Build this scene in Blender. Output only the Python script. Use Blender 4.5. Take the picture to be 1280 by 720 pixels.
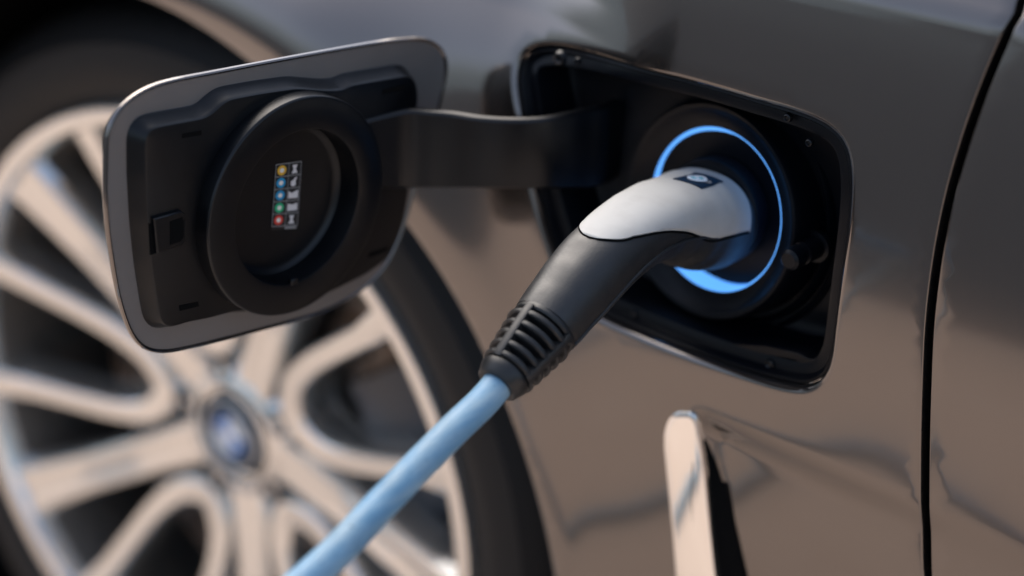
import bpy, bmesh, math, random
from mathutils import Vector, Matrix
from mathutils.geometry import delaunay_2d_cdt
random.seed(4)
PI = math.pi
sc = bpy.context.scene
for o in list(bpy.data.objects): bpy.data.objects.remove(o)

# ------------------------------------------------------------------ camera
CAM = Vector((0.38428, -0.64704, 0.32551))
YAW, PIT, ROL, FPX = 0.63897, 0.44810, 0.041706, 2186.3
FWD = Vector((-math.sin(YAW)*math.cos(PIT), math.cos(YAW)*math.cos(PIT), -math.sin(PIT)))
R0 = Vector((math.cos(YAW), math.sin(YAW), 0)); U0 = R0.cross(FWD)
RT = R0*math.cos(ROL) + U0*math.sin(ROL); UP = -R0*math.sin(ROL) + U0*math.cos(ROL)
cd = bpy.data.cameras.new('camera'); cam = bpy.data.objects.new('camera', cd)
sc.collection.objects.link(cam); sc.camera = cam
m = Matrix((RT, UP, -FWD)).transposed().to_4x4(); m.translation = CAM
cam.matrix_world = m
cd.sensor_width = 36; cd.lens = FPX/1280*36; cd.clip_start = 0.01; cd.clip_end = 500
cd.dof.use_dof = True; cd.dof.focus_distance = 0.765; cd.dof.aperture_fstop = 2.7; cd.dof.aperture_blades = 0

# ------------------------------------------------------------------ sky, sun, exposure
SUN_EL, SUN_AZ = math.radians(48), math.radians(292)
w = bpy.data.worlds.new('World'); sc.world = w; w.use_nodes = True
nt = w.node_tree; bg = nt.nodes['Background']
sky = nt.nodes.new('ShaderNodeTexSky'); sky.sky_type = 'NISHITA'; sky.sun_disc = False
sky.sun_elevation = SUN_EL; sky.sun_rotation = SUN_AZ; sky.air_density = 1.0; sky.dust_density = 3.0
# the sky; dark uneven tree line added along the horizon to darken paint reflections
gtc = nt.nodes.new('ShaderNodeTexCoord'); sep = nt.nodes.new('ShaderNodeSeparateXYZ'); nt.links.new(gtc.outputs['Generated'], sep.inputs[0])
tn = nt.nodes.new('ShaderNodeTexNoise'); tn.inputs['Scale'].default_value = 5; tn.inputs['Detail'].default_value = 6; nt.links.new(gtc.outputs['Generated'], tn.inputs['Vector'])
ma = nt.nodes.new('ShaderNodeMath'); ma.operation = 'MULTIPLY_ADD'; nt.links.new(tn.outputs[0], ma.inputs[0]); ma.inputs[1].default_value = -.14; nt.links.new(sep.outputs['Z'], ma.inputs[2])
mr = nt.nodes.new('ShaderNodeMapRange'); nt.links.new(ma.outputs[0], mr.inputs[0]); mr.inputs[1].default_value = -.02; mr.inputs[2].default_value = .30; mr.interpolation_type = 'SMOOTHSTEP'
mx = nt.nodes.new('ShaderNodeMix'); mx.data_type = 'RGBA'; nt.links.new(mr.outputs[0], mx.inputs[0])
mx.inputs[6].default_value = (1.45, 1.8, 2.1, 1); hs = nt.nodes.new('ShaderNodeHueSaturation'); hs.inputs['Saturation'].default_value = .8; nt.links.new(sky.outputs[0], hs.inputs['Color']); nt.links.new(hs.outputs[0], mx.inputs[7])
nt.links.new(mx.outputs[2], bg.inputs['Color'])
bg.inputs['Strength'].default_value = 0.15
sd = bpy.data.lights.new('sun', 'SUN'); sun = bpy.data.objects.new('sun', sd); sc.collection.objects.link(sun)
sd.energy = 1.2; sd.angle = math.radians(55); sd.color = (1, .93, .84)
sdir = Vector((math.sin(SUN_AZ)*math.cos(SUN_EL), math.cos(SUN_AZ)*math.cos(SUN_EL), math.sin(SUN_EL)))
sun.rotation_euler = sdir.to_track_quat('Z', 'Y').to_euler()
sc.view_settings.view_transform = 'Standard'; sc.view_settings.look = 'None'
sc.view_settings.exposure = 1.0; sc.view_settings.gamma = 1

# ------------------------------------------------------------------ helpers
def ray(px, py): return FWD + RT*((px-640)/FPX) - UP*((py-360)/FPX)
def at(px, py, ax, v):
    d = ray(px, py); return CAM + d*((v-CAM[ax])/d[ax])
def px_of(P):
    d = Vector(P)-CAM; z = d.dot(FWD)
    return 640+FPX*d.dot(RT)/z, 360-FPX*d.dot(UP)/z
def lerp(a, b, t): return a+(b-a)*t
def sstep(a, b, x):
    t = max(0, min(1, (x-a)/(b-a))); return t*t*(3-2*t)
def catmull(pts, n, closed=False):
    P = [Vector(p) for p in pts]; out = []; N = len(P)
    for i in range(N if closed else N-1):
        if closed: a, b, c, d = P[i-1], P[i], P[(i+1) % N], P[(i+2) % N]
        else: a, b, c, d = P[max(i-1, 0)], P[i], P[i+1], P[min(i+2, N-1)]
        for k in range(n):
            t = k/n
            out.append(.5*((2*b)+(c-a)*t+(2*a-5*b+4*c-d)*t*t+(3*b-a-3*c+d)*t**3))
    if not closed: out.append(P[-1].copy())
    return out
def interp(xs, ys, x):
    if x <= xs[0]: return ys[0]
    for i in range(len(xs)-1):
        if x <= xs[i+1]:
            return lerp(ys[i], ys[i+1], (x-xs[i])/(xs[i+1]-xs[i]))
    return ys[-1]

def resample(pts, n, closed=True):
    P = [Vector(p) for p in pts]
    if closed: P = P+[P[0]]
    L = [0]
    for i in range(len(P)-1): L.append(L[-1]+(P[i+1]-P[i]).length)
    out = []; j = 0
    cnt = n if closed else n-1
    for k in range(n):
        s = L[-1]*k/cnt
        while j < len(L)-2 and L[j+1] < s: j += 1
        seg = L[j+1]-L[j]
        out.append(P[j].lerp(P[j+1], 0 if seg == 0 else (s-L[j])/seg))
    return out
def offset2(P, d):
    """offset a closed 2-D polygon inwards (anticlockwise) by d, same vertex count"""
    n = len(P); out = []
    A = sum(P[i][0]*P[(i+1) % n][1]-P[(i+1) % n][0]*P[i][1] for i in range(n))
    s = 1 if A > 0 else -1
    for i in range(n):
        a, b, c = P[i-1], P[i], P[(i+1) % n]
        t = (Vector(c)-Vector(a)); t = t/max(t.length, 1e-9)
        out.append(Vector((b[0]-t[1]*d*s, b[1]+t[0]*d*s)))
    return out
def smooth2(P, it=1):
    for _ in range(it):
        n = len(P); P = [P[i]*.5+(P[i-1]+P[(i+1) % n])*.25 for i in range(n)]
    return P

class MB:
    def __init__(s): s.v = []; s.f = []; s.m = []
    def loft(s, rings, closed=True, cap0=False, cap1=False, mi=0, wrap=False):
        b = len(s.v); n = len(rings[0])
        for r in rings: s.v += [tuple(p) for p in r]
        R = len(rings)
        for i in range(R if wrap else R-1):
            i2 = (i+1) % R
            for j in range(n if closed else n-1):
                k = (j+1) % n
                s.f.append((b+i*n+j, b+i*n+k, b+i2*n+k, b+i2*n+j)); s.m.append(mi)
        if cap0: s.f.append(tuple(b+j for j in range(n))[::-1]); s.m.append(mi)
        if cap1: s.f.append(tuple(b+(R-1)*n+j for j in range(n))); s.m.append(mi)
    def poly(s, pts, mi=0):
        b = len(s.v); s.v += [tuple(p) for p in pts]; s.f.append(tuple(range(b, b+len(pts)))); s.m.append(mi)
    def lathe(s, prof, T, n=96, mi=0, a0=0, a1=2*PI):
        """prof = (radius, depth) pairs, T maps local (x, z, depth) to the world"""
        full = abs(a1-a0-2*PI) < 1e-6
        rings = []
        for r, h in prof:
            rings.append([T(r*math.cos(lerp(a0, a1, k/n)), r*math.sin(lerp(a0, a1, k/n)), h) for k in range(n if full else n+1)])
        s.loft(rings, closed=full, mi=mi)
    def tube(s, pts, rad, n=16, mi=0, caps=True):
        P = [Vector(p) for p in pts]; rings = []; ref = None
        for i, p in enumerate(P):
            t = (P[min(i+1, len(P)-1)]-P[max(i-1, 0)]).normalized()
            if ref is None:
                ref = t.orthogonal().normalized()
            ref = (ref-t*ref.dot(t)).normalized(); bi = t.cross(ref)
            r = rad[i] if isinstance(rad, (list, tuple)) else rad
            rings.append([p+(ref*math.cos(2*PI*k/n)+bi*math.sin(2*PI*k/n))*r for k in range(n)])
        s.loft(rings, cap0=caps, cap1=caps, mi=mi)
    def box(s, c, ex, ey, ez, hx, hy, hz, mi=0, bev=0):
        c = Vector(c)
        if bev:
            rings = []
            for z, q in ((-hz, bev), (-hz+bev, 0), (hz-bev, 0), (hz, bev)):
                a, b = hx-q, hy-q; e = bev*.6
                rings.append([c+ex*x+ey*y+ez*z for x, y in ((-a+e, -b), (a-e, -b), (a, -b+e), (a, b-e), (a-e, b), (-a+e, b), (-a, b-e), (-a, -b+e))])
            s.loft(rings, cap0=True, cap1=True, mi=mi)
        else:
            s.loft([[c+ex*x*hx+ey*y*hy+ez*z*hz for x, y in ((-1, -1), (1, -1), (1, 1), (-1, 1))] for z in (-1, 1)], cap0=True, cap1=True, mi=mi)
    def build(s, name, mats, parent=None, smooth=True, angle=35):
        me = bpy.data.meshes.new(name); me.from_pydata(s.v, [], s.f)
        for mt in (mats if isinstance(mats, (list, tuple)) else [mats]): me.materials.append(mt)
        me.polygons.foreach_set('material_index', s.m)
        bm = bmesh.new(); bm.from_mesh(me)
        bmesh.ops.remove_doubles(bm, verts=bm.verts, dist=1e-6)
        bmesh.ops.recalc_face_normals(bm, faces=bm.faces)
        for f in bm.faces: f.smooth = smooth
        if smooth:
            for e in bm.edges:
                if len(e.link_faces) == 2 and e.calc_face_angle(0) > math.radians(angle): e.smooth = False
        bm.to_mesh(me); bm.free()
        o = bpy.data.objects.new(name, me); sc.collection.objects.link(o); o.parent = parent
        return o
def empty(name, loc=(0, 0, 0), parent=None):
    o = bpy.data.objects.new(name, None); sc.collection.objects.link(o); o.location = loc; o.parent = parent
    o.empty_display_size = .05
    return o

# ------------------------------------------------------------------ materials
def mat(name, col, rough=.5, metal=0, coat=0, coat_r=.03, spec=.5, bump=None, var=None, rvar=None, emit=None, es=0):
    """var=(scale, other colour, lo, hi); bump=(scale, strength, distance); rvar=(scale, lo, hi)"""
    m = bpy.data.materials.new(name); m.use_nodes = True; t = m.node_tree; b = t.nodes['Principled BSDF']
    b.inputs['Base Color'].default_value = (*col, 1); b.inputs['Roughness'].default_value = rough
    b.inputs['Metallic'].default_value = metal; b.inputs['Coat Weight'].default_value = coat
    b.inputs['Coat Roughness'].default_value = coat_r; b.inputs['Specular IOR Level'].default_value = spec
    tc = t.nodes.new('ShaderNodeTexCoord')
    def noise(sca, det=4):
        n = t.nodes.new('ShaderNodeTexNoise'); n.inputs['Scale'].default_value = sca; n.inputs['Detail'].default_value = det
        t.links.new(tc.outputs['Object'], n.inputs['Vector']); return n
    if var:
        n = noise(var[0]); r = t.nodes.new('ShaderNodeValToRGB'); t.links.new(n.outputs[0], r.inputs[0])
        r.color_ramp.elements[0].position = var[2]; r.color_ramp.elements[0].color = (*col, 1)
        r.color_ramp.elements[1].position = var[3]; r.color_ramp.elements[1].color = (*var[1], 1)
        t.links.new(r.outputs[0], b.inputs['Base Color'])
    if bump:
        n = noise(bump[0], 3); k = t.nodes.new('ShaderNodeBump'); k.inputs['Strength'].default_value = bump[1]
        k.inputs['Distance'].default_value = bump[2]; t.links.new(n.outputs[0], k.inputs['Height']); t.links.new(k.outputs[0], b.inputs['Normal'])
    if rvar:
        n = noise(rvar[0]); r = t.nodes.new('ShaderNodeMapRange'); t.links.new(n.outputs[0], r.inputs[0])
        r.inputs[1].default_value = .3; r.inputs[2].default_value = .7
        r.inputs[3].default_value = rvar[1]; r.inputs[4].default_value = rvar[2]; t.links.new(r.outputs[0], b.inputs['Roughness'])
    if emit:
        b.inputs['Emission Color'].default_value = (*emit, 1); b.inputs['Emission Strength'].default_value = es
    return m
M = {}
M['paint'] = mat('metallic_paint', (.145, .126, .114), .17, .9, 1, .04)
M['inner'] = mat('inner_paint', (.20, .182, .17), .42, .35, .3, .2, var=(40, (.20, .188, .18), .4, .7))
M['black'] = mat('black_plastic', (.0014, .0020, .0032), .38, spec=.36, rvar=(60, .28, .38), bump=(900, .12, .0002))
M['tub'] = mat('recess_plastic', (.0014, .0022, .0042), .34, spec=.2, rvar=(50, .3, .45))
M['rubber'] = mat('tyre_rubber', (.008, .008, .0085), .6, spec=.3, bump=(300, .2, .0005))
M['liner'] = mat('liner_felt', (.003, .003, .003), .95, spec=.1)
M['rim'] = mat('silver_alloy', (.76, .75, .72), .22, .9, .5, .1)
M['barrel'] = mat('alloy_barrel', (.30, .27, .24), .4, .9)
M['disc'] = mat('brake_steel', (.20, .18, .17), .4, .9, var=(30, (.10, .07, .05), .4, .7))
M['caliper'] = mat('caliper_paint', (.05, .05, .055), .45)
M['chrome'] = mat('satin_chrome', (.88, .86, .83), .10, 1)
M['white'] = mat('white_plastic', (.43, .425, .405), .55, spec=.35, bump=(1500, .1, .0001), var=(90, (.385, .375, .355), .45, .8))
M['grip'] = mat('soft_grip', (.013, .0135, .0145), .38, spec=.6, bump=(1100, .35, .0003), rvar=(120, .40, .54))
M['relief'] = mat('relief_rubber', (.010, .0105, .0115), .42, spec=.5, bump=(600, .2, .0002), rvar=(150, .35, .55))
M['cable'] = mat('blue_cable', (.11, .31, .54), .5, spec=.4, var=(70, (.26, .44, .60), .42, .74), bump=(200, .25, .0003))
def cable_mat():
    m = bpy.data.materials.new('blue_cable'); m.use_nodes = True; t = m.node_tree; b = t.nodes['Principled BSDF']
    tc = t.nodes.new('ShaderNodeTexCoord'); L = t.links
    mp = t.nodes.new('ShaderNodeMapping'); mp.inputs['Rotation'].default_value = (math.radians(-18), 0, 0); mp.inputs['Scale'].default_value = (1, .16, 1)
    L.new(tc.outputs['Object'], mp.inputs[0])
    def nz(sc_, det, vec): n = t.nodes.new('ShaderNodeTexNoise'); n.inputs['Scale'].default_value = sc_; n.inputs['Detail'].default_value = det; L.new(vec, n.inputs['Vector']); return n
    def ramp(n, p0, c0, p1, c1): r = t.nodes.new('ShaderNodeValToRGB'); r.color_ramp.elements[0].position = p0; r.color_ramp.elements[1].position = p1; r.color_ramp.elements[0].color = (*c0, 1); r.color_ramp.elements[1].color = (*c1, 1); L.new(n.outputs[0], r.inputs[0]); return r
    a = ramp(nz(160, 5, mp.outputs[0]), .38, (.155, .315, .46), .72, (.30, .43, .51))     # lengthwise scuffs
    g = ramp(nz(45, 4, tc.outputs['Object']), .45, (1, 1, 1), .75, (.74, .76, .78))       # grime
    k = ramp(nz(520, 2, tc.outputs['Object']), .70, (1, 1, 1), .74, (.25, .28, .32))      # nicks
    m1 = t.nodes.new('ShaderNodeMix'); m1.data_type = 'RGBA'; m1.blend_type = 'MULTIPLY'; m1.inputs[0].default_value = 1; L.new(a.outputs[0], m1.inputs[6]); L.new(g.outputs[0], m1.inputs[7])
    m2 = t.nodes.new('ShaderNodeMix'); m2.data_type = 'RGBA'; m2.blend_type = 'MULTIPLY'; m2.inputs[0].default_value = 1; L.new(m1.outputs[2], m2.inputs[6]); L.new(k.outputs[0], m2.inputs[7])
    L.new(m2.outputs[2], b.inputs['Base Color']); b.inputs['Roughness'].default_value = .48; b.inputs['Specular IOR Level'].default_value = .4
    bp = t.nodes.new('ShaderNodeBump'); bp.inputs['Strength'].default_value = .3; bp.inputs['Distance'].default_value = .0003
    n = nz(260, 4, mp.outputs[0]); L.new(n.outputs[0], bp.inputs['Height']); L.new(bp.outputs[0], b.inputs['Normal']); return m
M['cable'] = cable_mat()
M['glow'] = mat('blue_light', (.1, .3, .8), .4, emit=(.085, .29, .72), es=.85)
M['glow_deep'] = mat('deep_blue_light', (.02, .08, .4), .4, emit=(.02, .12, .55), es=.6)
M['navy'] = mat('badge_navy', (.003, .014, .034), .5, spec=.25)
M['silver'] = mat('badge_silver', (.75, .78, .8), .3, .6)
M['bblue'] = mat('badge_blue', (.02, .16, .45), .3, coat=.6)
M['bwhite'] = mat('badge_white', (.75, .78, .8), .3, coat=.6)
M['bteal'] = mat('badge_teal', (.10, .45, .50), .3)
M['print'] = mat('sticker_black', (.008, .008, .009), .4)
M['line'] = mat('sticker_grey', (.30, .29, .28), .5)
for k, c in dict(yellow=(.75, .42, .04), blue=(.02, .30, .55), green=(.03, .45, .20), red=(.70, .06, .04), pale=(.72, .68, .66), cream=(.85, .8, .7)).items():
    M['s_'+k] = mat('sticker_'+k, c, .45)

# pavers and road
def ground_mat(name, c1, c2, c3, brick):
    m = bpy.data.materials.new(name); m.use_nodes = True; t = m.node_tree; b = t.nodes['Principled BSDF']; b.inputs['Roughness'].default_value = .85
    tc = t.nodes.new('ShaderNodeTexCoord')
    if brick:
        n = t.nodes.new('ShaderNodeTexBrick'); n.inputs['Scale'].default_value = 2.2
        n.inputs['Color1'].default_value = (*c1, 1); n.inputs['Color2'].default_value = (*c2, 1); n.inputs['Mortar'].default_value = (*c3, 1)
        n.inputs['Mortar Size'].default_value = .012
        t.links.new(tc.outputs['Object'], n.inputs['Vector']); src = n.outputs[0]
    else:
        n = t.nodes.new('ShaderNodeTexNoise'); n.inputs['Scale'].default_value = 30; n.inputs['Detail'].default_value = 8
        t.links.new(tc.outputs['Object'], n.inputs['Vector'])
        r = t.nodes.new('ShaderNodeValToRGB'); r.color_ramp.elements[0].color = (*c1, 1); r.color_ramp.elements[1].color = (*c2, 1)
        r.color_ramp.elements[0].position = .35; r.color_ramp.elements[1].position = .7
        t.links.new(n.outputs[0], r.inputs[0]); src = r.outputs[0]
    t.links.new(src, b.inputs['Base Color']); return m
M['paver'] = ground_mat('tan_pavers', (.56, .44, .35), (.53, .41, .32), (.50, .385, .30), True)
M['road'] = ground_mat('asphalt', (.038, .044, .050), (.066, .070, .075), None, False)
GZ = -.600
def sheet(name, x0, y0, x1, y1, z, mt):
    b = MB(); b.poly([(x0, y0, z), (x1, y0, z), (x1, y1, z), (x0, y1, z)])
    o = b.build(name, mt, smooth=False); o['kind'] = 'structure'; return o
sheet('road', -250, -250, 250, 250, GZ-.004, M['road'])
sheet('pavement', -4.0, -1.45, 4.0, 3.0, GZ, M['paver'])

# ------------------------------------------------------------------ the car
car = empty('car', (HX := -.385, 0, GZ))
car['label'] = 'grey-brown metallic car side with open charging flap and silver multi-spoke wheel'; car['category'] = 'car'
HZ, RA = -.293, .331
def RAf(c): return RA+.004*max(0, c)**2      # arch radius for the cosine of the angle at the hub
def link(o, parent=car):
    o.parent = parent
    o.matrix_parent_inverse = parent.matrix_world.inverted() if parent.type != 'EMPTY' else Matrix.Translation(-parent.location)
    return o
def part(b, name, mt, parent=car, **k):
    o = b.build(name, mt, None, **k)
    o.parent = parent
    root = parent
    while root.parent: root = root.parent
    if parent.parent is None: o.matrix_parent_inverse = Matrix.Translation(-parent.location)
    return o

def F(x, z):
    """depth (y) of the painted skin at x, z"""
    y = 0.0
    if z > -.05: y += .5*.9*(z+.05)**2                                   # the side leans in towards the shoulder
    if z < -.10: y += .10*(z+.10)**2
    k = sstep(.16, -.02, x)
    # shoulder crease
    zs = .1235+.0012*(x-.1)/.1
    d = z-zs
    if d > -.003: y += .55*max(0, d+.0015)*sstep(-.003, .003, d)
    y -= .0006*math.exp(-(d/.0025)**2)
    if z > .140: y += 70*(z-.140)**2                                       # turns over into the bonnet
    # front shoulder: the skin above the wheel arch tips up towards the bonnet
    g = sstep(-.015, -.13, x)
    r = math.hypot(x-HX, z-HZ)
    q = z-.052
    y += g*.74*(math.sqrt(q*q+.02**2)+q)*.5*(1-sstep(.075, .12, z)*.0)
    q2 = z-.086
    y -= g*.30*(math.sqrt(q2*q2+.004**2)+q2)*.5
    y -= sstep(-.045, -.085, x)*.0019*math.exp(-((z-.0845)/.0032)**2)
    # flare round the wheel arch
    u = r-RAf((x-HX)/max(r, 1e-6))
    y -= .014*math.exp(-((u-.030)/.040)**2)*sstep(-.12, -.25, x)*sstep(-.36, -.10, z) + .003*math.exp(-((u-.006)/.03)**2)
    # sculpted hollow behind the side trim
    zc = -.0905-.004*(x)/.1
    if x > 0 and z < zc+.004:
        dx = x-(.018+(-.097-z)*.20)
        if dx > -.004:
            y += .008*math.exp(-max(dx, 0)/.075)*sstep(.003, -.013, z-zc)*sstep(-.004, .006, dx)
    return y
def at_skin(px, py):
    y = 0.0
    for _ in range(80):
        P = at(px, py, 1, y); y = .75*y+.25*F(P.x, P.z)
    P = at(px, py, 1, y); return P

def skin(bound, holes, step=.0075):
    """triangulated sheet inside polygon bound minus holes (lists of (x, z))"""
    verts = []; edges = []
    def addloop(L):
        b = len(verts)
        for p in L: verts.append(Vector((p[0], p[1])))
        for i in range(len(L)): edges.append((b+i, b+(i+1) % len(L)))
    addloop(bound)
    for h in holes: addloop(h)
    nb = len(verts)
    def inside(p, L):
        c = False; j = len(L)-1
        for i in range(len(L)):
            if (L[i][1] > p[1]) != (L[j][1] > p[1]) and p[0] < (L[j][0]-L[i][0])*(p[1]-L[i][1])/(L[j][1]-L[i][1])+L[i][0]: c = not c
            j = i
        return c
    # bucket boundary points so grid points keep clear of them
    B = {}
    for v in verts: B.setdefault((round(v.x/step), round(v.y/step)), []).append(v)
    xs = [p[0] for p in bound]; zs = [p[1] for p in bound]
    z = min(zs); row = 0
    while z < max(zs):
        x = min(xs)+(step/2 if row % 2 else 0)
        while x < max(xs):
            kx, kz = round(x/step), round(z/step); ok = True
            for a in (-1, 0, 1):
                for c in (-1, 0, 1):
                    for v in B.get((kx+a, kz+c), ()):
                        if (v.x-x)**2+(v.y-z)**2 < (.5*step)**2: ok = False
            if ok and inside((x, z), bound) and not any(inside((x, z), h) for h in holes): verts.append(Vector((x, z)))
            x += step
        z += step*.87; row += 1
    res = delaunay_2d_cdt(verts, edges, [], 0, 1e-7)
    V, Fc = res[0], res[2]
    out = []
    for f in Fc:
        c = sum((V[i] for i in f), Vector((0, 0)))/len(f)
        if inside(c, bound) and not any(inside(c, h) for h in holes): out.append(f)
    b = MB(); b.v = [(v.x, F(v.x, v.y), v.y) for v in V]; b.f = [tuple(f) for f in out]; b.m = [0]*len(out)
    return b
def skin_normal(x, z):
    e = 5e-4
    n = Vector(((F(x+e, z)-F(x-e, z))/(2*e), -1, (F(x, z+e)-F(x, z-e))/(2*e)))
    return n.normalized()

# panel gap between the fender and the door (traced, then put on the skin)
gap_px = [(1277, 0), (1272, 18), (1256, 48), (1232, 105), (1207, 175), (1187, 245), (1172, 320), (1162, 400), (1158, 480), (1156, 560), (1156, 640), (1159, 720), (1164, 790)]
gapc = [at_skin(*p) for p in gap_px]
gapc = [(p.x, p.z) for p in gapc]
g0, g1 = gapc[0], gapc[2]; gs = (g0[0]-g1[0])/(g0[1]-g1[1])
gapc = [(g0[0]+gs*(.20-g0[1]), .20), (g0[0]+gs*.03, g0[1]+.03)]+gapc+[(gapc[-1][0]+.03, -.42)]
gapc = [(p.x, p.y) for p in catmull([Vector((a, b)) for a, b in gapc], 8)]
gapc = resample([Vector(p) for p in gapc], 150, closed=False)
GAPW = .0029
def side(L, d):
    out = []
    for i, p in enumerate(L):
        t = L[min(i+1, len(L)-1)]-L[max(i-1, 0)]; t = t.normalized()
        out.append(Vector((p.x-t.y*d, p.y+t.x*d)))
    return out
gap_f = side(gapc, -GAPW)      # fender edge
gap_d = side(gapc, GAPW)       # door edge
if gap_f[50].x > gap_d[50].x: gap_f, gap_d = gap_d, gap_f

# the opening
open_px = [(659, 55), (690, 51.5), (717, 56), (758, 67), (800, 80), (842, 90), (883, 101), (915, 110), (947, 120), (980, 129), (1007, 138), (1032, 149), (1050, 163), (1063, 182), (1068, 202), (1070, 233), (1067, 280), (1060, 330), (1053, 380), (1047, 430), (1044, 455), (1034, 478), (1020, 490), (1003, 494), (973, 489), (927, 475), (873, 457), (830, 441), (790, 424), (750, 406), (722, 388), (704, 366), (692, 340), (680, 309), (670, 276), (660, 240), (650, 190), (642, 140), (637, 100), (643, 70)]
ow = [at_skin(*p) for p in open_px]
ol = catmull([Vector((p.x, p.z)) for p in ow], 6, closed=True)
ol = smooth2(resample(ol, 200), 4)
A = sum(ol[i].x*ol[i-1].y-ol[i-1].x*ol[i].y for i in range(len(ol)))
if A > 0: ol = ol[::-1]          # anticlockwise in x, z

# fender sheet, rolled wheel arch edge and opening lip in one mesh
arch = []
a0 = math.asin(max(-1, (-.45-HZ)/RA))
for k in range(141):
    a = lerp(a0, PI-a0, k/140); rf = RAf(math.cos(a)); arch.append(Vector((HX+rf*math.cos(a), HZ+rf*math.sin(a))))
bound = [Vector((gap_f[-1].x, -.45))]+list(reversed(gap_f))[0:]
if bound[0].y > bound[1].y: bound = bound[1:]
bound = [p for p in reversed(gap_f)] if gap_f[0].y > gap_f[-1].y else list(gap_f)
bound = [Vector((bound[0].x, -.45))]+bound+[Vector((-1.0, bound[-1].y)), Vector((-1.0, -.45))]+list(reversed(arch))
fb = skin(bound, [ol], .0058)
def lipstrip(b, loop, offs, closed):
    """offs: (sideways offset, depth); adds a rolled edge following the loop"""
    rings = []
    for d, h in offs:
        L = offset2(loop, d) if closed else side(loop, d)
        rings.append([(p.x, F(q.x, q.y)+h, p.y) for p, q in zip(L, loop)])
    b.loft(rings, closed=closed)
lipstrip(fb, ol, [(0, 0), (.0009, .0001), (.0018, .0006), (.0026, .0015), (.0031, .0028), (.0032, .0065)], True)
sgn = 1 if side(arch, .01)[70].y < arch[70].y else -1
lipstrip(fb, arch, [(0, 0), (.0010*sgn, .0003), (.0017*sgn, .0012), (.002*sgn, .0025), (.002*sgn, .016)], False)
sf = 1 if side(gap_f, .01)[70].x > gap_f[70].x else -1
lipstrip(fb, gap_f, [(0, 0), (.0006*sf, .0002), (.0010*sf, .0008), (.0012*sf, .002), (.0012*sf, .012), (-.003*sf, .014)], False)
fender = part(fb, 'front_fender', M['paint'], angle=60)

# door
db = [p for p in gap_d] if gap_d[0].y < gap_d[-1].y else list(reversed(gap_d))
bound = [Vector((.55, db[-1].y)), *reversed(db), Vector((db[0].x, -.45)), Vector((.55, -.45))]
dbm = skin(bound, [], .0075)
lipstrip(dbm, gap_d, [(0, 0), (-.0006*sf, .0002), (-.0010*sf, .0008), (-.0012*sf, .002), (-.0012*sf, .012)], False)
door = part(dbm, 'front_door', M['paint'], angle=60)
# dark seal inside the gap
b = MB()
L1, L2 = side(gapc, -.006), side(gapc, .006)
b.loft([[(p.x, F(p.x, p.y)+.0135, p.y) for p in L1], [(p.x, F(p.x, p.y)+.0125, p.y) for p in gapc], [(p.x, F(p.x, p.y)+.0135, p.y) for p in L2]], closed=False)
part(b, 'door_seal', M['liner'])

# wheel arch liner
def TW(x, z, h): return (HX+x, h, HZ+z)
b = MB(); rings = []
for dr, h in ((-.0005, .006), (.005, .018), (.008, .04), (.006, .25), (-.05, .30), (-.32, .32)):
    ring = []
    for k in range(120):
        a = 2*PI*k/120; rf = RAf(math.cos(a))+dr; y = F(HX+(rf-dr)*math.cos(a), HZ+(rf-dr)*math.sin(a)) if h < .1 else 0
        ring.append(TW(rf*math.cos(a), rf*math.sin(a), h+y))
    rings.append(ring)
b.loft(rings, cap1=True)
part(b, 'wheel_arch_liner', M['liner'])

# ------------------------------------------------------------------ wheel
wheel = empty('wheel', (HX, .05, HZ)); wheel.parent = car; wheel.matrix_parent_inverse = Matrix.Translation(-car.location)
def wpart(b, name, mt, **k):
    o = b.build(name, mt, None, **k); o.parent = wheel; o.matrix_parent_inverse = (Matrix.Translation(car.location) @ Matrix.Translation(-car.location) @ Matrix.Translation(Vector((HX, .05, HZ)))).inverted()
    return o
RR = .24; TR = .302
b = MB()
b.lathe([(RR+.001, .052), (RR+.004, .040), (RR+.012, .034), (RR+.025, .031), (RR+.040, .034), (RR+.041, .0335), (RR+.042, .0345), (TR-.012, .041), (TR-.004, .049), (TR, .060),
         (TR, .076), (TR-.006, .077), (TR-.006, .083), (TR, .084), (TR+.001, .105), (TR-.006, .106), (TR-.006, .113), (TR+.001, .114), (TR+.001, .14), (TR-.006, .141), (TR-.006, .148), (TR, .149), (TR, .19), (TR-.01, .21), (RR+.01, .23)], TW, 140)
for k in range(90):     # shoulder blocks
    a = 2*PI*k/90; da = 2*PI/90*.34
    rings = []
    for r, h in ((TR-.010, .0425), (TR-.0015, .050), (TR+.0022, .062), (TR+.0022, .075)):
        rings.append([TW(r*math.cos(a+s*da), r*math.sin(a+s*da), h) for s in (-1, 1)])
    b.loft(rings, closed=False)
wpart(b, 'tyre', M['rubber'])
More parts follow.
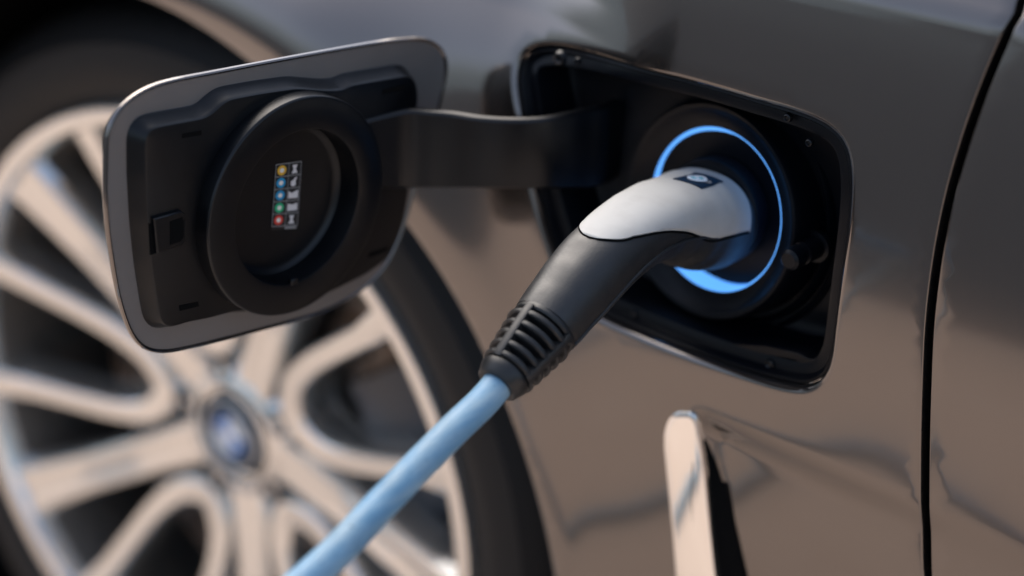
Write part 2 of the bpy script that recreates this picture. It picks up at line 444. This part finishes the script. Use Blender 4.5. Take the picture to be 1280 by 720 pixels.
# rim: lip, barrel
b = MB()
b.lathe([(RR+.002, .050), (RR+.0025, .040), (RR, .0345), (RR-.004, .0335), (RR-.011, .036), (RR-.014, .042), (RR-.015, .052)], TW, 140)
b.lathe([(RR-.015, .052), (RR-.022, .10), (RR-.024, .20), (RR-.01, .23)], TW, 140, mi=1)
def faceh(r): return lerp(.078, .038, (r/.235)**1.5)
def spoke(b, pts, widths, thick=.034, groove=0):
    """pts polar (r, deg); a rounded beam following them on the dished wheel face"""
    P = [(r*math.cos(math.radians(a)), r*math.sin(math.radians(a))) for r, a in pts]
    C = catmull([Vector(p) for p in P], 6); n = len(C); rings = []
    for i, c in enumerate(C):
        t = (C[min(i+1, n-1)]-C[max(i-1, 0)]).normalized(); nn = Vector((-t.y, t.x))
        s = i/(n-1)*(len(widths)-1); k = min(int(s), len(widths)-2); wd = lerp(widths[k], widths[k+1], s-k)/2
        h = faceh(min(c.length, .235))
        gv = groove*min(1, i/8, 1)
        sec = [(-wd*.86, thick), (-wd, .009), (-wd*.80, .0012), (-wd*.66, 0), (-wd*.30, gv*.4), (0, gv), (wd*.30, gv*.4), (wd*.66, 0), (wd*.80, .0012), (wd, .009), (wd*.86, thick)]
        rings.append([TW(c.x+nn.x*q, c.y+nn.y*q, h+d) for q, d in sec])
    b.loft(rings, closed=False)
for k in range(5):
    a = 354-72*k
    spoke(b, [(.030, a), (.09, a), (.16, a), (.228, a)], [.042, .035, .036, .048], groove=.0030)      # broad beam
    u = a+36
    # U-shaped loop: two arms meeting in a rounded tip
    arms = [(.229, u+13), (.19, u+13.5), (.15, u+15), (.115, u+16.5), (.085, u+14.5), (.068, u), (.085, u-14.5), (.115, u-16.5), (.15, u-15), (.19, u-13.5), (.229, u-13)]
    spoke(b, arms, [.027, .019, .018, .019, .022, .026, .022, .019, .018, .019, .027])
# hub
b.lathe([(.058, .11), (.056, .084), (.050, .0765), (.040, .0735), (.036, .0715), (.0345, .0715), (.033, .076)], TW, 72)
for k in range(5):
    a = math.radians(354-72*k+36); cx, cz = .048*math.cos(a), .048*math.sin(a)
    b.lathe([(.0095, .0745), (.009, .073), (.0072, .073), (.0068, .085), (0, .085)], lambda x, z, h, cx=cx, cz=cz: TW(cx+x, cz+z, h), 20, mi=2)
    b.lathe([(.0058, .084), (.0058, .0765), (.0045, .0755), (.002, .0752), (0, .0752)], lambda x, z, h, cx=cx, cz=cz: TW(cx+x, cz+z, h), 20, mi=0)
wpart(b, 'rim', [M['rim'], M['barrel'], M['caliper']])
# centre cap with roundel
def roundel(b, T, r, h0, mi):
    """mi = (ring, dark, blue, white)"""
    b.lathe([(r, h0+r*.08), (r*.99, h0), (r*.94, h0-r*.02), (r*.92, h0)], T, 48, mi=mi[0])
    b.lathe([(r*.92, h0), (r*.60, h0-r*.03)], T, 48, mi=mi[1])
    b.lathe([(r*.60, h0-r*.03), (r*.585, h0-r*.06), (r*.56, h0-r*.03)], T, 48, mi=mi[0])
    for q in range(4):
        b.lathe([(r*.56, h0-r*.03), (.0001, h0-r*.05)], T, 12, mi=mi[2] if q % 2 else mi[3], a0=q*PI/2, a1=(q+1)*PI/2)
b = MB(); roundel(b, TW, .0265, .0715, (0, 1, 2, 3))
wpart(b, 'center_cap', [M['silver'], M['navy'], M['bblue'], M['bwhite']])
b = MB()
b.lathe([(.075, .118), (.078, .112), (.168, .112), (.168, .119), (.168, .134), (.08, .134)], TW, 96)
for k in range(40):
    for r in (.095, .120, .145):
        a = 2*PI*(k+.5*(r == .120))/40
        b.lathe([(.0028, .1118), (0, .1118)], lambda x, z, h, a=a, r=r: TW(r*math.cos(a)+x, r*math.sin(a)+z, h), 8, mi=1)
wpart(b, 'brake_disc', [M['disc'], M['liner']])
b = MB()
ca, cb = math.radians(-35), math.radians(35)
b.lathe([(.11, .115), (.11, .094), (.118, .090), (.165, .090), (.178, .095), (.182, .11), (.182, .15), (.11, .15)], TW, 24, a0=ca, a1=cb)
wpart(b, 'brake_caliper', M['caliper'])
b = MB(); p0 = Vector(TW(.222*math.cos(math.radians(-60)), .222*math.sin(math.radians(-60)), .06))
b.tube([p0, p0+Vector((-.008, -.022, .012))], [.0035, .003], 12); wpart(b, 'valve', M['black'])

# ------------------------------------------------------------------ charging recess
pocket = MB()
def PT(p, q, h): return (p.x, F(q.x, q.y)*.6+h, p.y)
o0 = offset2(ol, .0018)
rings = []
def ring_off(d, h, sm=0):
    L = smooth2(offset2(ol, d), sm+int(d*1500))
    return [(p.x, F(q.x, q.y)*(1-min(1, d/.02))+h, p.y) for p, q in zip(L, ol)]
prof = [(.0030, .0062), (.0036, .0050), (.0046, .0050), (.0053, .0062), (.0057, .0085), (.0062, .0095), (.0098, .0100), (.0114, .0108), (.0122, .0130), (.0128, .030), (.0142, .036), (.017, .038)]
for d, h in prof: rings.append(ring_off(d, h))
pocket.loft(rings)
# floor with a round hole for the charging unit
PYAW, PPIT = -.155576, .102167
E1 = Vector((math.cos(PYAW), math.sin(PYAW), 0)); E2 = Vector((-math.sin(PYAW)*math.sin(PPIT), math.cos(PYAW)*math.sin(PPIT), math.cos(PPIT)))
NI = E2.cross(E1)
if NI.y < 0: NI = -NI
PC = Vector((0, .03, 0))
def TP(x, z, h): return PC+E1*x+E2*z+NI*h
pocket.poly(rings[-1])
cp = part(pocket, 'charging_recess', M['tub'])
# screws and clips on the flange
for (px, py, rr) in ((700, 73, .0030), (722, 76, .0014), (985, 147, .0018), (963, 455, .0024), (1012, 178, .0016), (793, 392, .002)):
    P = at(px, py, 1, .0098); b = MB()
    T = lambda x, z, h, P=P: (P.x+x, P.y+h, P.z+z)
    b.lathe([(rr*1.25, .0008), (rr, -.0012), (rr*.75, -.0015), (rr*.45, -.0007), (0, -.0007)], T, 18)
    part(b, 'flange_screw', M['black'], cp)
b = MB()   # moulded step in the lower right corner of the flange
pts = [at(*q, 1, .012) for q in ((890, 425), (960, 430), (1000, 440), (1012, 447), (1030, 447), (1026, 455), (1008, 456), (994, 449), (950, 441), (890, 434))]
L = [Vector((p.x, p.z)) for p in pts]
b.loft([[(p.x, .020, p.y) for p in L], [(p.x, .0115, p.y) for p in L], [(p.x, .0105, p.y) for p in offset2(L, .0007)]], cap1=True)
part(b, 'moulded_step', M['tub'], cp)
# round charging unit
b = MB()
b.lathe([(.0640, .0300), (.0632, .0180), (.0618, .0165), (.0604, .0175), (.0598, .0210), (.0592, .0210), (.0586, .0130), (.0574, .0115), (.0562, .0130), (.0556, .0200), (.0536, .0210),
         (.0530, .0000), (.0526, -.0050), (.0518, -.0062), (.0506, -.0060), (.0488, -.0045), (.0470, -.0030), (.0430, -.0008), (.0400, .0)], TP, 128)
b.lathe([(.0379, .0298), (.0365, .0310), (.0338, .0310), (.0336, .0200), (.0333, .0185), (.0328, .0180), (.0325, .024)], TP, 128)
b.lathe([(.0325, .024), (.0318, .016), (.0305, .0145), (.0295, .0155), (.0285, .028), (.001, .030)], TP, 96)
part(b, 'charging_socket', M['tub'], cp)
b = MB()      # the wall of the light guide leans in more on its front-of-car side
LR = [[TP(r*math.cos(2*PI*k/160)+sx, r*math.sin(2*PI*k/160)-sx*.75, h) for k in range(160)] for r, h, sx in ((.0401, .0006, 0), (.0398, -.0002, 0), (.0394, .0001, 0), (.0389, .0010, 0), (.0376, .0060, .0010), (.0366, .0120, .0018), (.0356, .0300, .0022))]
b.loft(LR[:6]); b.loft(LR[5:], mi=1)
part(b, 'light_ring', [M['glow'], M['glow_deep']], cp)
# rubber bump stop on the right
b = MB(); P1 = at(1022, 306, 1, .030); P2 = at(985, 326, 1, .006)
D = (P2-P1)
b.tube([P1, P1+D*.12, P1+D*.13, P1+D*.55, P1+D*.56, P1+D*.66, P1+D*.67, P1+D*.95, P1+D], [.0078, .0078, .0058, .0054, .0038, .0038, .0052, .0050, .0036], 28)
part(b, 'bump_stop', M['tub'], cp)

# ------------------------------------------------------------------ charging flap
FA, FB = math.radians(85.25), math.radians(-1.0)      # opened to 85 degrees
ft_n = Vector((math.sin(FA)*math.cos(FB), -math.cos(FA)*math.cos(FB), math.sin(FB)))
ft_r = Vector((math.cos(FA), math.sin(FA), 0)); ft_u = ft_n.cross(ft_r)
CAPC = Vector((-.1290, -.1202, .0109)); CAPH = .0175
fO = CAPC-ft_n*CAPH
def fpix(px, py, h):
    """pixel to flap-plane coordinates at height h over it"""
    d = ray(px, py); t = ((fO+ft_n*h-CAM).dot(ft_n))/d.dot(ft_n); P = CAM+d*t-fO
    return Vector((P.dot(ft_r), P.dot(ft_u)))
def TF(x, z, h): return fO+ft_r*x+ft_u*z+ft_n*h
flap_px = [(132, 192), (133, 168), (141, 147), (156, 128), (181, 111), (212, 100), (273, 88), (352, 73), (438, 57.5), (481, 50.5), (514, 47), (537, 48.5), (552, 57), (560.5, 72), (561, 90), (555, 120), (546, 155), (534, 195), (522, 235), (512, 270), (500, 303), (484, 334), (462, 358), (432, 379), (395, 396), (334, 413), (268, 430), (230, 439), (202, 443), (180, 438), (165, 421), (156, 400), (147, 368), (138, 316), (133, 276), (131, 235)]
fl = catmull([fpix(*p, .002) for p in flap_px], 6, closed=True)
fl = smooth2(resample(fl, 200), 3)
if sum(fl[i].x*fl[i-1].y-fl[i-1].x*fl[i].y for i in range(200)) > 0: fl = fl[::-1]
def fring(d, h, base=None, sm=0): return [TF(p.x, p.y, h) for p in smooth2(offset2(base or fl, d), sm)]
b = MB()
b.loft([fring(.012, -.0050, sm=8), fring(.003, -.0024, sm=2), fring(.0008, -.0010), fring(0, .0004), fring(.0002, .0016), fring(.0008, .0022), fring(.0014, .0020), fring(.0020, .0012)], cap0=True)
b.loft([fring(.0020, .0012), fring(.010, .0008, sm=4)], cap1=True, mi=1)
flap = part(b, 'charging_flap', [M['paint'], M['inner']])
# inner panel
pan_px = [(181, 173), (184, 165), (191, 159.5), (225, 153), (256, 147.5), (263, 144), (280, 128), (287, 124), (330, 116), (372, 110), (410, 113), (432, 112), (437, 107), (470, 101), (507, 94.5), (516, 96), (521, 103), (523, 120), (523, 128), (521, 134), (519, 160), (516, 190), (513, 220), (510, 245), (505, 275), (497, 302), (484, 325), (455, 345), (420, 362), (395, 374), (372, 382), (350, 386), (322, 388), (295, 389), (262, 398), (235, 403), (218, 409), (207, 409), (200, 400), (195, 370), (189, 330), (184, 280), (181, 220)]
pl = [fpix(*p, .009) for p in pan_px]
pl = resample([p for p in pl], 260)
pl = smooth2(pl, 2)
if sum(pl[i].x*pl[i-1].y-pl[i-1].x*pl[i].y for i in range(260)) > 0: pl = pl[::-1]
b = MB()
b.loft([[TF(p.x, p.y, h) for p in smooth2(offset2(pl, d), 1)] for d, h in ((-.0034, .0010), (-.0028, .0016), (-.0005, .0074), (0, .0084), (.0004, .0089), (.0012, .0091))])
last = b.v[-len(pl):]; nb0 = len(b.v)-len(pl)
hc = Vector((0, 0)); HR = .0395
L2d = [Vector(((Vector(v)-fO).dot(ft_r), (Vector(v)-fO).dot(ft_u))) for v in last]
hole = [Vector((hc.x+HR*math.cos(2*PI*k/96), hc.y+HR*math.sin(2*PI*k/96))) for k in range(96)]
res = delaunay_2d_cdt(L2d+hole, [(i, (i+1) % len(L2d)) for i in range(len(L2d))]+[(len(L2d)+i, len(L2d)+(i+1) % 96) for i in range(96)], [], 1, 1e-8)
b0 = len(b.v); b.v += [tuple(TF(v.x, v.y, .0091)) for v in res[0]]
for f in res[2]:
    c = sum((res[0][i] for i in f), Vector((0, 0)))/len(f)
    if (c-hc).length > HR*.999: b.f.append(tuple(b0+i for i in f)); b.m.append(0)
b.loft([[TF(p.x, p.y, .0091) for p in hole], [TF(p.x, p.y, .0015) for p in hole]])
def fbox(b, pix, h, t, mi=0, ex=.0003):
    """small plate over pixels pix, top at height h"""
    L = [fpix(*p, h) for p in pix]
    if sum(L[i].x*L[i-1].y-L[i-1].x*L[i].y for i in range(len(L))) > 0: L = L[::-1]
    b.loft([[TF(p.x, p.y, h-t) for p in L], [TF(p.x, p.y, h-ex) for p in L], [TF(p.x, p.y, h) for p in offset2(L, ex)]], cap1=True, mi=mi)
# slots
for q in (((228, 167), (252, 163), (252, 169), (228, 173)), ((224, 382), (248, 377), (249, 383), (225, 389)), ((478, 112), (506, 106), (506, 112), (478, 118)), ((462, 316), (486, 308), (484, 314), (460, 323))):
    fbox(b, q, .0093, .0004, 1, .0001)
part(b, 'inner_panel', [M['black'], M['liner']], flap)
# latch pocket and catch
b = MB()
fbox(b, ((186, 280), (194, 278), (196, 316), (188, 319)), .0094, .0005, 1, .0001)
fbox(b, ((193, 274), (228, 264), (233, 268), (233, 300), (229, 306), (216, 311), (197, 317)), .0115, .0028, 0, .0006)
fbox(b, ((213, 277), (228, 272), (230, 276), (230, 296), (226, 302), (213, 306)), .0118, .0004, 1, .0001)
part(b, 'latch', [M['black'], M['liner']], flap)
# round cap holder
RO, RI = .0522, .0368
def TC(x, z, h): return TF(x, z, h)
b = MB()
b.lathe([(RO*1.006, .0085), (RO*1.006, .0163), (RO*1.001, .0170), (RO*.992, .0174), (RO*.984, .0175), (RI*1.03, .0175), (RI*1.01, .0172), (RI, .0163), (RI*1.0, .0060), (RI*.995, .0048), (RI*.97, .0040), (RI*.94, .0032), (RI*.90, .0028), (0, .0026)], TC, 128)
cap = part(b, 'cap_holder', M['black'], flap)
b = MB(); q = fpix(368, 352, CAPH)
b.box(TF(q.x, q.y, .0168), ft_r, ft_u, ft_n, .0022, .0016, .0014, bev=.0005)
part(b, 'cap_notch', M['black'], flap)
# sticker on the floor of the cap holder
def stq(u, v, h=.0029):
    c = [fpix(344.7, 206, h), fpix(377, 201.7, h), fpix(371.5, 286, h), fpix(339, 288, h)]
    p = c[0].lerp(c[1], u).lerp(c[3].lerp(c[2], u), v); return p
b = MB()
def stpoly(uv, h, mi): b.poly([TF(*stq(u, v), h-.0020) for u, v in uv], mi)
stpoly([(0, 0), (1, 0), (1, 1), (0, 1)], .0049, 0)
def rect(u0, v0, u1, v1, h, mi): stpoly([(u0, v0), (u1, v0), (u1, v1), (u0, v1)], h, mi)
for k in range(6): v = k/5.0*.94; rect(0, v-.006, 1, v+.006, .0050, 1)
for u in (0, .5, .975): rect(u, 0, u+.02, .94, .00505, 1)
cols = [2, 3, 3, 4, 5]
for k in range(5):
    vc = (k+.5)/5*.94
    for rad, mi, h in ((.075, cols[k], .0051), (.036, 7, .0052)):
        stpoly([(.24+rad*2.35*math.cos(t*PI/9), vc+rad*math.sin(t*PI/9)) for t in range(18)], h, mi)
    def g(pts): stpoly([(.74+u, vc+v) for u, v in pts], .0051, 6)
    if k in (0, 4):
        g([(-.10, -.06), (.10, -.06), (.04, 0), (.12, .065), (-.12, .065), (-.04, 0)])
    elif k == 1:
        g([(-.12, -.01), (-.04, -.02), (.04, -.06), (.12, -.065), (.06, -.01), (.08, .05), (-.02, .075), (-.12, .05)])
    elif k == 2:
        g([(-.19, -.055), (-.06, -.02), (.19, -.06), (.19, .06), (-.19, .06)])
    else:
        g([(-.19, -.05), (0, -.035), (.19, -.055), (.19, .055), (-.19, .06)])
rect(.5, .955, .95, .99, .0050, 1)
part(b, 'sticker', [M['print'], M['line'], M['s_yellow'], M['s_blue'], M['s_green'], M['s_red'], M['s_pale'], M['s_cream']], flap, smooth=False)
# gooseneck hinge arm: a curved strap seen from its broad side
ZA = .0395
arm_px = [(452, 152), (480, 145), (512, 138.5), (540, 140.5), (567, 143), (600, 148), (640, 150.5), (680, 149), (712, 143), (738, 137)]
path = [at(x, y, 2, ZA) for x, y in arm_px]
path = [Vector((p.x, p.y)) for p in path]
path += [path[-1]+Vector((.0035, .010)), path[-1]+Vector((.0035, .022))]
C = catmull(path, 6); ZB = at(620, 238, 1, -.0296).z
b = MB(); rings = []
for i, c in enumerate(C):
    t = (C[min(i+1, len(C)-1)]-C[max(i-1, 0)]).normalized(); nn = Vector((t.y, -t.x)); hw = .0022; e = .0016
    lo, hi = -.03, .035
    for _ in range(24):
        mid = (lo+hi)/2; lo, hi = (mid, hi) if px_of((c.x, c.y, mid))[1] > 237 else (lo, mid)
    zb = (lo+hi)/2 if px_of((c.x, c.y, ZA))[0] < 742 else zb
    sec = [(hw, ZA-e), (hw-e*.5, ZA-e*.3), (hw-e, ZA), (-hw, ZA), (-hw-.001, ZA-e), (-hw-.001, zb+e), (-hw, zb), (hw-e, zb), (hw-e*.5, zb+e*.3), (hw, zb+e)]
    rings.append([(c.x+nn.x*q-nn.x*hw, c.y+nn.y*q-nn.y*hw, z) for q, z in sec])
b.loft(rings, cap0=True, cap1=True)
part(b, 'hinge_arm', M['black'], flap)

# ------------------------------------------------------------------ side trim (chrome blade and vent behind it)
tr_px = [(829, 560), (829, 543), (833, 527), (841, 517), (852, 514.5), (866, 516), (869, 522), (873, 548), (880, 600), (886, 660), (893, 722), (904, 800), (852, 800), (844, 722), (839, 660), (833, 600)]
TL3 = [at(x, y, 1, -.001) for x, y in tr_px]
TL2 = smooth2(resample([Vector((p.x, p.z)) for p in TL3], 140), 1)
if sum(TL2[i].x*TL2[i-1].y-TL2[i-1].x*TL2[i].y for i in range(140)) > 0: TL2 = TL2[::-1]
b = MB()
b.loft([[(p.x, h, p.y) for p in smooth2(offset2(TL2, d), s)] for d, h, s in ((0, .010, 0), (0, -.0002, 0), (.0003, -.0007, 0), (.0008, -.0010, 0), (.0030, -.0013, 2))], cap1=True)
trim = part(b, 'side_trim', M['chrome'])
b = MB()
v_px = [(872, 520), (888, 560), (905, 605), (917, 603), (926, 640), (936, 722), (948, 800), (900, 800), (884, 722), (876, 640), (870, 560)]
V3 = [at(x, y, 1, .0060) for x, y in ((876, 545), (884, 545), (893, 575), (901, 604), (908, 605), (916, 653), (932, 722), (950, 800), (890, 800), (878, 700), (872, 620))]
V2 = resample([Vector((p.x, p.z)) for p in V3], 100)
if sum(V2[i].x*V2[i-1].y-V2[i-1].x*V2[i].y for i in range(100)) > 0: V2 = V2[::-1]
b.loft([[(p.x, F(p.x, p.y)+h, p.y) for p in offset2(V2, d)] for d, h in ((0, .002), (0, -.0012), (.0008, -.0016))], cap1=True)
part(b, 'side_vent', M['liner'])

# ------------------------------------------------------------------ charging plug and cable
plug = empty('charging_plug', (0, .02, 0))
plug['label'] = 'charging plug with white cover, black grip and light blue cable, pushed into the lit socket'; plug['category'] = 'charging plug'
# centre line (y, z), in-plane radius, side radius
SEC = [(.034, -.0010, .0250, .0250), (.020, .0, .0252, .0252), (.008, .0030, .0245, .0245), (-.0015, .0056, .0225, .0232), (-.015, .0100, .0195, .0212), (-.029, .0122, .0175, .0195), (-.043, .0120, .0168, .0183), (-.0573, .0092, .0165, .0176), (-.0705, .0048, .0166, .0172), (-.0835, -.0008, .0164, .0166), (-.0950, -.0062, .0156, .0157), (-.1050, -.0112, .0148, .0148)]
cs = catmull([Vector((a, b_, 0)) for a, b_, _, _ in SEC], 16)
NS = len(cs)
def rad_at(i):
    s = i/16; k = min(int(s), len(SEC)-2); f = s-k; f = f*f*(3-2*f)*.5+f*.5
    return lerp(SEC[k][2], SEC[k+1][2], f), lerp(SEC[k][3], SEC[k+1][3], f)
def frame(i):
    t = (cs[min(i+1, NS-1)]-cs[max(i-1, 0)]).normalized()      # (dy, dz)
    return Vector((0, cs[i].x, cs[i].y)), Vector((0, -t.y, t.x)) * (1 if t.x < 0 and False else 1), Vector((0, t.x, t.y))
def surf(i, th, extra=0):
    """th = 0 on top, positive towards +x (the camera's side)"""
    c, n, t = frame(i)
    if n.z < 0: n = -n
    a, bx = rad_at(i)
    if math.cos(th) > 0: a -= .0036*sstep(-.075, -.045, c.y)*math.cos(th)**.5
    ct, st = math.cos(th), math.sin(th)
    pw = 2.25
    k = (abs(ct)**pw+abs(st)**pw)**(-1/pw)
    return c+n*(ct*k*(a+extra))+Vector((1, 0, 0))*(st*k*(bx+extra))
b = MB()
b.loft([[surf(i, 2*PI*k/64) for k in range(64)] for i in range(NS)], cap0=True, cap1=True)
grip = part(b, 'grip', M['grip'], plug)
# raised parting ridge along both sides of the grip
b = MB()
for s in (1, -1):
    pts = []
    for i in range(52, NS): pts.append(surf(i, s*lerp(1.70, 1.95, (i-52)/(NS-52)), .0000))
    b.tube(pts, [.0009]*len(pts), 8)
part(b, 'parting_ridge', M['grip'], plug)
# white cover: on the upper shell down to a traced wavy border, mirrored on the far side
bx = [700, 723, 733, 745, 765, 785, 805, 825, 840, 855, 868, 880, 890, 905, 920, 937, 960]
by = [268, 289, 294.5, 297, 298, 297, 293.5, 290, 289, 290, 293, 298.5, 302.5, 299, 295, 290, 284]
def thlim(i):
    prev = None
    for k in range(1, 140):
        th = .0+k*.017
        x, y = px_of(surf(i, th, .0008))
        if y > interp(bx, by, x): return th
    return 2.3
ends = None
I0, I1 = 16, None
lims = {}
for i in range(16, NS):
    l = thlim(i); lims[i] = l
    if l < .08: I1 = i; break
I1 = I1 or NS-1
raw = dict(lims); NT = 14
for i in range(I0, I1+1):
    lims[i] = sum(raw[min(max(j, I0), I1-1)] for j in range(i-3, i+4))/7
for i in range(I1-NT, I1+1):
    lims[i] = lims[I1-NT]*lerp(1, lims[i]/lims[I1-NT], .4)*math.sqrt(max(.0004, 1-((i-I1+NT)/NT)**2.2))
b = MB(); rings = []; nth = 40
edge = .0008
for i in range(I0, I1+1):
    l = lims[i]; ring = []
    for k in range(nth+1):
        u = lerp(-1, 1, k/nth); th = u*l
        e = .0009 if abs(u) < .985 and i > I0 and i < I1 else .0
        ring.append(surf(i, th, e if abs(u) < 1 else -.0006))
    rings.append(ring)
rings.insert(0, [surf(I0, lerp(-1, 1, k/nth)*lims[I0], -.0015) for k in range(nth+1)])
rings[1] = [surf(I0, lerp(-1, 1, k/nth)*lims[I0], .0005) for k in range(nth+1)]
b.loft(rings, closed=False)
cover = part(b, 'top_cover', M['white'], plug, angle=70)
b = MB()
loop = [surf(i, lims[i]+.012, .0002) for i in range(I0, I1+1)]+[surf(i, -lims[i]-.012, .0002) for i in range(I1, I0-1, -1)]
b.tube(loop, .00045, 8)
part(b, 'cover_seam', M['liner'], plug)
# nose going into the socket
b = MB()
b.lathe([(.0250, .010), (.0262, .0025), (.0262, -.0015), (.0250, -.003), (.022, -.0035)], lambda x, z, h: (x, .0275+h, z), 72)
b.lathe([(.0235, .0275), (.0235, .056), (.001, .056)], lambda x, z, h: (x, h, z), 72)
part(b, 'plug_nose', M['tub'], plug)
# badge on top
from mathutils.bvhtree import BVHTree
bvh = BVHTree.FromPolygons([v.co.copy() for v in cover.data.vertices], [tuple(p.vertices) for p in cover.data.polygons])
def topz(x, y):
    h = bvh.ray_cast(Vector((x, y, .08)), Vector((0, 0, -1)))
    return h[0].z if h[0] else .028
def on_top(px, py):
    z = .028
    for _ in range(12):
        P = at(px, py, 2, z); z = .5*z+.5*topz(P.x, P.y)
    return Vector((P.x, P.y))
cb = [on_top(841, 224), on_top(869, 216.5), on_top(904, 228), on_top(877, 236.5)]
def bq(u, v, h):     # u, v in 0..1 over the badge
    p = cb[0].lerp(cb[1], v).lerp(cb[3].lerp(cb[2], v), u)
    return Vector((p.x, p.y, topz(p.x, p.y)+h))
b = MB(); N = 14
ringp = [(k/N, 0) for k in range(N)]+[(1, k/N) for k in range(N)]+[(1-k/N, 1) for k in range(N)]+[(0, 1-k/N) for k in range(N)]
b.loft([[bq(u, v, -.0003) for u, v in ringp], [bq(u, v, .0005) for u, v in ringp]])
for a_ in range(N):
    for c_ in range(N):
        b.poly([bq((a_+i)/N, (c_+j)/N, .0005) for i, j in ((0, 0), (1, 0), (1, 1), (0, 1))], 0)
ls = ((cb[3]-cb[0]).length+(cb[2]-cb[1]).length)/2; lt = ((cb[1]-cb[0]).length+(cb[2]-cb[3]).length)/2
rr_ = min(ls, lt)*.30
def TB(x, z, h): return bq(.46+x/ls, .5+z/lt, .0007-h)
b.lathe([(rr_, 0), (rr_*.97, -.0003), (rr_*.7, -.0003)], TB, 40, mi=1)
b.lathe([(rr_*.7, -.0002), (rr_*.6, -.0002)], TB, 40, mi=3)
for q in range(4): b.lathe([(rr_*.6, -.0003), (.0001, -.0003)], TB, 8, mi=1 if q % 2 else 2, a0=q*PI/2, a1=(q+1)*PI/2)
b.poly([bq(.80, .42, .0009), bq(.86, .42, .0009), bq(.86, .60, .0009), bq(.83, .64, .0009), bq(.80, .60, .0009)], 4)
b.poly([bq(.88, .44, .0009), bq(.92, .44, .0009), bq(.92, .58, .0009), bq(.88, .58, .0009)], 4)
part(b, 'badge', [M['navy'], M['bwhite'], M['bteal'], M['silver'], M['line']], plug, smooth=False)
# strain relief
A0 = Vector((0, cs[-1].x, cs[-1].y)); A1 = Vector((0, -.1372, -.0262)); ax = (A1-A0).normalized(); AL = (A1-A0).length
ey = Vector((1, 0, 0)); ez = ax.cross(ey).normalized()
if ez.z < 0: ez = -ez
def TS(x, z, h): return A0+ax*h+ey*x+ez*z
b = MB()
b.lathe([(.0146, -.0006), (.0150, .0006), (.0150, .0022), (.0144, .0030), (.0090, .0034), (.0076, AL*.80), (.0098, AL*.82), (.0112, AL*.83), (.0114, AL*.87), (.0106, AL*.92), (.0096, AL*1.0), (.0088, AL*1.02), (.0068, AL*1.02)], TS, 64)
for k in range(5):      # five ring ribs
    h = lerp(.0060, AL*.765, k/4); r = lerp(.0156, .0126, k/4); hw = .00135
    b.lathe([(r-.0085, h-hw), (r-.0008, h-hw), (r-.0001, h-hw*.6), (r, h), (r-.0001, h+hw*.6), (r-.0008, h+hw), (r-.0085, h+hw)], TS, 64)
for k in range(4):      # lengthwise webs
    a = math.radians(8+90*k); w_ = .0020
    er = ey*math.cos(a)+ez*math.sin(a); et = -ey*math.sin(a)+ez*math.cos(a)
    rings = []
    for h, r in ((.002, .0160), (.0060, .0159), (AL*.765, .0129), (AL*.82, .0120)):
        c = A0+ax*h
        rings.append([c+er*(r-.007)-et*w_, c+er*(r-.0003)-et*w_, c+er*r-et*w_*.7, c+er*r+et*w_*.7, c+er*(r-.0003)+et*w_, c+er*(r-.007)+et*w_])
    b.loft(rings, closed=False)
part(b, 'strain_relief', M['relief'], plug)
# cable, hanging down and lying off along the ground
cp_ = [A1-ax*.004, A1+ax*.01, Vector((0, -.1691, -.0366)), Vector((0, -.2080, -.0492)), Vector((0, -.2447, -.0612))]
cp_ += [Vector(q) for q in ((-.01, -.29, -.08), (-.06, -.35, -.14), (-.15, -.37, -.20), (-.24, -.33, -.25), (-.275, -.26, -.28), (-.24, -.21, -.295), (-.20, -.2, -.32), (-.165, -.2, -.345), (-.13, -.2, -.315), (-.06, -.2, -.25), (.015, -.2, -.205), (.063, -.2, -.21), (.124, -.2, -.23),
        (.30, -.25, -.35), (.5, -.36, -.50), (.8, -.5, GZ+.0075), (1.5, -.6, GZ+.0075), (2.4, -1.2, GZ+.0075))]
b = MB(); P = catmull(cp_, 10); b.tube(P, .00675, 28)
part(b, 'cable', M['cable'], plug)
